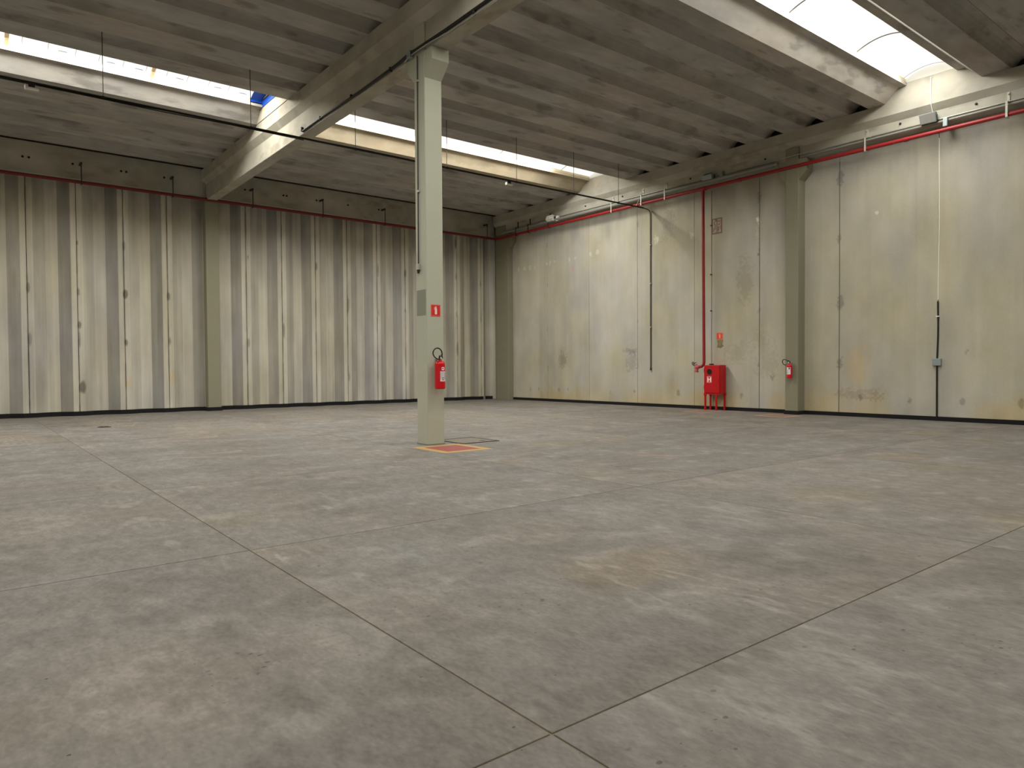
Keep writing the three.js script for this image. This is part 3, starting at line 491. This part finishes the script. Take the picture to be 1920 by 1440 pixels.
function plate(parent, w, h, d, tex, base, name = 'sign_face') { // local: plate in the xy plane facing +z
  part('sign_plate', rbox(-w / 2, w / 2, -h / 2, h / 2, 0, d, Math.min(0.002, d / 3), 1), base, parent);
  part(name, faceUV(w * 0.98, h * 0.98).translate(0, 0, d + 0.0008), std({ map: tex, roughness: 0.55 }), parent);
}
{
  const s = thing('safety_sign', 'square red extinguisher sign on the free-standing column', 'sign', [7.665, 2.72, -12.13]);
  plate(s, 0.225, 0.24, 0.004, extinguisherSign('#d3261f', '#f6d9cf', '#ef6a5e'), M.red);
  const t = thing('safety_sign', 'small orange-red extinguisher sign on the right wall above the hydrant cabinet', 'sign', [WX, 2.63, -14.99]); t.rotation.y = -Math.PI / 2;
  plate(t, 0.27, 0.24, 0.004, extinguisherSign('#e2472e', '#f59a84', '#ea8a72'), M.red);
  const u = thing('torn_label', 'torn yellowish paper label hanging below the sign over the hydrant cabinet', 'label', [WX, 2.36, -14.97]); u.rotation.y = -Math.PI / 2;
  const sh = new THREE.Shape(); sh.moveTo(-0.13, 0.14); sh.lineTo(0.13, 0.14); sh.lineTo(0.1, -0.02); sh.lineTo(0.15, -0.09); sh.lineTo(0.02, -0.16); sh.lineTo(-0.05, -0.14); sh.lineTo(-0.13, -0.15); sh.lineTo(-0.11, 0.0);
  const labelTex = canvasTex(128, 128, (g) => { g.fillStyle = '#8d8055'; g.fillRect(0, 0, 128, 128); g.fillStyle = '#5c5740'; for (let k = 0; k < 6; k++) g.fillRect(10 + k * 19, 14 + (k * 37) % 30, 7, 90); g.fillStyle = '#b3a678'; for (let k = 0; k < 4; k++) g.fillRect(20 + k * 27, 30, 6, 60); });
  const eg = new THREE.ExtrudeGeometry(sh, { depth: 0.003, bevelEnabled: false }); uvFrom(eg, (x, y) => [(x + 0.15) / 0.3, (y + 0.16) / 0.3]);
  part('label_paper', eg, std({ map: labelTex, roughness: 0.9 }), u);
  const b = thing('emergency_sign', 'faded brown pictogram sign high on the right wall next to the red riser', 'sign', [WX, 6.55, -15.1]); b.rotation.y = -Math.PI / 2;
  plate(b, 0.42, 0.56, 0.006, canvasTex(192, 256, (g, w, h) => {
    g.fillStyle = '#74492f'; g.fillRect(0, 0, w, h); g.fillStyle = '#a09682'; g.fillRect(20, 20, 68, h - 40); g.fillRect(106, 20, 66, h - 40); g.fillStyle = '#74492f';
    g.fillRect(36, 44, 18, 60); g.fillRect(52, 96, 16, 90); g.fillRect(26, 150, 16, 70); g.fillRect(58, 22, 30, 30); g.fillRect(116, 40, 24, 26); g.fillRect(150, 30, 14, 60); g.fillRect(118, 96, 40, 18); g.fillRect(112, 140, 22, 80); g.fillRect(150, 130, 14, 60);
  }), M.patch);
}
// ------------------------------------------------------------------ hydrant cabinet and valve
{
  const x0 = 20.93, c = thing('hydrant_cabinet', 'red steel hose cabinet on four legs against the right wall, marked H', 'cabinet', [x0 + 0.12, 0, -15.02]);
  const zA = -0.33, zB = 0.33, yA = 0.6, yB = 1.6;
  part('cabinet_body', rbox(-0.1, 0.25, yA, yB, zA, zB, 0.008), M.cabinetRed, c);
  const d = part('door', rbox(-0.122, -0.1, yA + 0.02, yB - 0.025, zA + 0.012, zB - 0.012, 0.005), M.cabinetRed, c);
  part('window_frame', new THREE.TorusGeometry(0.113, 0.01, 8, 28).rotateY(Math.PI / 2).translate(-0.123, 1.36, -0.09), M.cabinetRed, d);
  part('window_glass', new THREE.CylinderGeometry(0.11, 0.11, 0.006, 28).rotateZ(Math.PI / 2).translate(-0.123, 1.36, -0.09), std({ color: 0x1c1512, roughness: 0.12 }), d);
  const sticker = faceUV(0.19, 0.22).rotateY(-Math.PI / 2).translate(-0.1235, 1.09, -0.1);
  part('sticker', sticker, std({ map: canvasTex(192, 256, (g, w, h) => { g.fillStyle = '#f3cdc6'; g.fillRect(0, 0, w, h); g.fillStyle = '#c8202a'; g.fillRect(14, 14, w - 28, h - 28); g.fillStyle = '#fff3ee'; g.font = 'bold 250px sans-serif'; g.textAlign = 'center'; g.textBaseline = 'middle'; g.fillText('H', w / 2, h / 2 + 8); }), roughness: 0.5 }), d, 'red and white sticker with the letter H');
  part('latch', [rbox(-0.14, -0.12, 1.02, 1.1, 0.25, 0.28, 0.005)], M.cabinetRed, d);
  part('hinge', rod(V(-0.112, 0.75, zA), V(-0.112, 0.87, zA), 0.009, 8), M.cabinetRed, d); part('hinge_001', rod(V(-0.112, 1.35, zA), V(-0.112, 1.47, zA), 0.009, 8), M.cabinetRed, d);
  let k = 0; for (const [x, z] of [[-0.085, zA + 0.035], [-0.085, zB - 0.16], [0.222, zA + 0.035], [0.222, zB - 0.035]]) part('leg' + (k++ ? '_' + String(k - 1).padStart(3, '0') : ''), [rbox(x - 0.024, x + 0.024, 0.0, yA + 0.002, z - 0.03, z + 0.03, 0.004, 1), prism([[yA - 0.12, z - 0.03], [yA, z - 0.06], [yA, z + 0.06], [yA - 0.12, z + 0.03]], 'x', x - 0.022, x + 0.022)], M.cabinetRed, c);
  part('base_rail', box(-0.105, 0.245, yA - 0.04, yA, zA + 0.005, zB - 0.005), M.cabinetRed, c);
  const v = thing('hydrant_valve', 'red hydrant valve with a dark handwheel left of the hose cabinet', 'valve', [20.96, 1.52, -15.62]);
  part('valve_body', [rod(V(0.0, 0.02, 0.05), V(0.0, 0.0, -0.06), 0.06, 14), new THREE.SphereGeometry(0.085, 18, 12).translate(0, 0, -0.05), rod(V(0, 0, -0.05), V(-0.02, -0.12, -0.05), 0.06, 14), rod(V(-0.0, 0.0, -0.05), V(0, 0.1, -0.1), 0.05, 14)], M.valveRed, v);
  part('hose_coupling', [rod(V(-0.02, -0.12, -0.05), V(-0.025, -0.18, -0.05), 0.07, 14)], M.valveRed, v);
  const wheel = part('handwheel', [new THREE.TorusGeometry(0.065, 0.011, 8, 24), rod(V(-0.065, 0, 0), V(0.065, 0, 0), 0.007, 6), rod(V(0, -0.065, 0), V(0, 0.065, 0), 0.007, 6), rod(V(0, 0, 0), V(0, 0, 0.14), 0.012, 8)], M.darkMetal, v); wheel.position.set(0, 0.13, -0.21); wheel.rotation.x = -0.35;
}
// ------------------------------------------------------------------ extinguishers
function lathe(pts, seg = 28) { return new THREE.LatheGeometry(pts.map(([r, y]) => new THREE.Vector2(r, y)), seg); }
function extinguisher(label, r, h, place, labelTex, loop, ry) { // origin at the centre of the base, facing +z
  const e = thing('fire_extinguisher', label, 'extinguisher', place); e.rotation.y = ry;
  part('cylinder', lathe([[0.001, 0.012], [r * 0.8, 0.0], [r * 0.96, 0.008], [r, 0.03], [r, h - r * 0.75], [r * 0.93, h - r * 0.45], [r * 0.72, h - r * 0.18], [r * 0.36, h], [r * 0.3, h + 0.012], [0.001, h + 0.014]], 32), M.extRed, e);
  part('neck_ring', lathe([[0.001, h + 0.005], [r * 0.34, h + 0.005], [r * 0.34, h + 0.03], [0.001, h + 0.03]], 20), M.galv, e);
  const v = part('valve_head', [rbox(-0.022, 0.022, h + 0.03, h + 0.075, -0.022, 0.03, 0.008), rod(V(0, h + 0.05, 0.02), V(0.05, h + 0.055, 0.035), 0.011, 10)], M.darkMetal, e);
  part('handle', [rbox(-0.012, 0.012, h + 0.075, h + 0.086, -0.03, 0.1, 0.004, 1)], M.darkMetal, v); const lev = part('lever', [rbox(-0.012, 0.012, 0, 0.01, -0.03, 0.11, 0.004, 1)], M.darkMetal, v); lev.position.y = h + 0.092; lev.rotation.x = -0.22;
  part('pressure_gauge', [new THREE.CylinderGeometry(0.018, 0.018, 0.016, 16).rotateX(Math.PI / 2).translate(0, h + 0.052, 0.045)], M.white, v);
  part('hose', tube(loop.map(([x, y, z]) => V(x, y, z)), 0.0125, 0.08, 10, 0.012), M.rubber, e);
  const lg = new THREE.CylinderGeometry(r + 0.0012, r + 0.0012, h * 0.5, 28, 1, true, -0.95, 1.9); lg.translate(0, h * 0.52, 0);
  part('paper_label', lg, std({ map: labelTex, roughness: 0.5 }), e);
  part('wall_bracket', [box(-0.02, 0.02, h - 0.1, h + 0.05, -r - 0.03, -r - 0.022), box(-0.02, 0.02, h + 0.02, h + 0.03, -r - 0.03, -0.02)], M.galv, e);
}
const bigLabel = canvasTex(512, 256, (g, w, h) => {
  g.fillStyle = '#d0061a'; g.fillRect(0, 0, w, h); g.fillStyle = '#e9dfe0'; g.fillRect(190, 0, 170, 56); g.fillStyle = '#cf2b38'; g.fillRect(215, 16, 90, 20);
  g.fillStyle = '#e4dadd'; g.fillRect(110, 76, 330, 180); g.fillStyle = '#8f8a92'; for (let k = 0; k < 6; k++) g.fillRect(190 + (k % 2) * 10, 96 + k * 13, 120 - (k % 3) * 18, 5); g.fillStyle = '#5c656a'; g.fillRect(200, 182, 120, 52); g.fillStyle = '#c9c3c8'; g.fillRect(212, 194, 40, 28); g.fillRect(262, 194, 46, 28); g.fillStyle = '#b3aab2'; g.fillRect(126, 96, 46, 120); g.fillRect(340, 96, 80, 120);
});
const smallLabel = canvasTex(512, 256, (g, w, h) => { g.fillStyle = '#e8e2e4'; g.fillRect(0, 0, w, h); g.fillStyle = '#9a3644'; g.fillRect(300, 10, 150, 60); g.fillStyle = '#77727a'; for (let k = 0; k < 5; k++) g.fillRect(150, 90 + k * 20, 150 - (k % 3) * 30, 8); g.fillStyle = '#5b6168'; g.fillRect(190, 170, 60, 60); });
extinguisher('large red extinguisher with a coiled black hose on the free-standing column', 0.105, 0.575, [7.665, 1.13, -11.985], bigLabel,
  [[0.03, 0.63, 0.03], [0.02, 0.76, 0.05], [-0.06, 0.83, 0.05], [-0.15, 0.81, 0.04], [-0.19, 0.73, 0.03], [-0.16, 0.65, 0.03], [-0.09, 0.6, 0.06], [-0.04, 0.6, 0.06]], 0);
extinguisher('small red extinguisher with a white label hung on the right wall pilaster', 0.08, 0.45, [20.84, 1.16, -12.02], smallLabel,
  [[0.02, 0.5, 0.03], [-0.04, 0.55, 0.04], [-0.11, 0.6, 0.04], [-0.2, 0.6, 0.03], [-0.24, 0.53, 0.02], [-0.2, 0.45, 0.02], [-0.13, 0.42, 0.03], [-0.085, 0.43, 0.03]], -Math.PI / 2);

// ------------------------------------------------------------------ floor markings, hatch, litter
function floorMark(name, label, x0, x1, z0, z1, b, m1, m2) {
  const f = thing(name, label, 'floor marking', [(x0 + x1) / 2, 0, (z0 + z1) / 2]), w = (x1 - x0) / 2, d = (z1 - z0) / 2;
  part('border', [box(-w, w, 0.0004, 0.0016, -d, -d + b), box(-w, w, 0.0004, 0.0016, d - b, d), box(-w, -w + b, 0.0004, 0.0016, -d + b, d - b), box(w - b, w, 0.0004, 0.0016, -d + b, d - b)], m1, f);
  part('square', box(-w + b, w - b, 0.0004, 0.0016, -d + b, d - b), m2, f);
}
floorMark('floor_marking', 'red square with a yellow border painted on the floor before the free-standing column', 6.97, 8.07, -11.95, -10.75, 0.17, M.yellow, M.markRed);
floorMark('floor_marking', 'faded red and yellow square painted on the floor before the hydrant cabinet', 19.75, 20.8, -15.45, -14.35, 0.15, M.fadedPink, M.fadedRed);
floorMark('floor_marking', 'faded yellow-bordered square painted on the floor before the right wall pilaster', 19.55, 20.6, -12.5, -11.42, 0.15, M.fadedYellow, M.fadedRed);
{
  const f = thing('floor_marking', 'worn pinkish paint line on the open floor right of the column', 'floor marking', [9.62, 0, -8.0]);
  const g = box(-0.36, 0.36, 0.0004, 0.0014, -0.035, 0.035); g.rotateY(-0.75); part('paint_line', g, M.fadedPink, f);
  const h = thing('floor_hatch', 'square concrete inspection hatch in the floor behind the free-standing column', 'hatch', [8.5, 0, -12.3]);
  part('hatch_frame', [box(-0.38, 0.52, 0, 0.012, -0.5, -0.46), box(-0.38, 0.52, 0, 0.012, 0.46, 0.5), box(-0.42, -0.38, 0, 0.012, -0.5, 0.5), box(0.48, 0.52, 0, 0.012, -0.46, 0.46)], M.darkMetal, h);
  part('hatch_lid', box(-0.37, 0.47, 0, 0.008, -0.45, 0.45), M.hatch, h);
  part('lifting_slot', box(0.2, 0.32, 0.008, 0.0095, 0.2, 0.28), M.void, h);
  const s = thing('drain_cover', 'small dark drain cover on the floor before the ribbed back wall', 'drain cover', [3.17, 0, -21.9]);
  part('cover_plate', new THREE.CylinderGeometry(0.16, 0.17, 0.012, 20).translate(0, 0.006, 0), M.darkMetal, s);
  part('grate_bar', [-0.08, -0.03, 0.03, 0.08].map((x) => box(x - 0.008, x + 0.008, 0.011, 0.02, -0.12, 0.12)), M.black, s);
}
renderer.render(scene, camera);
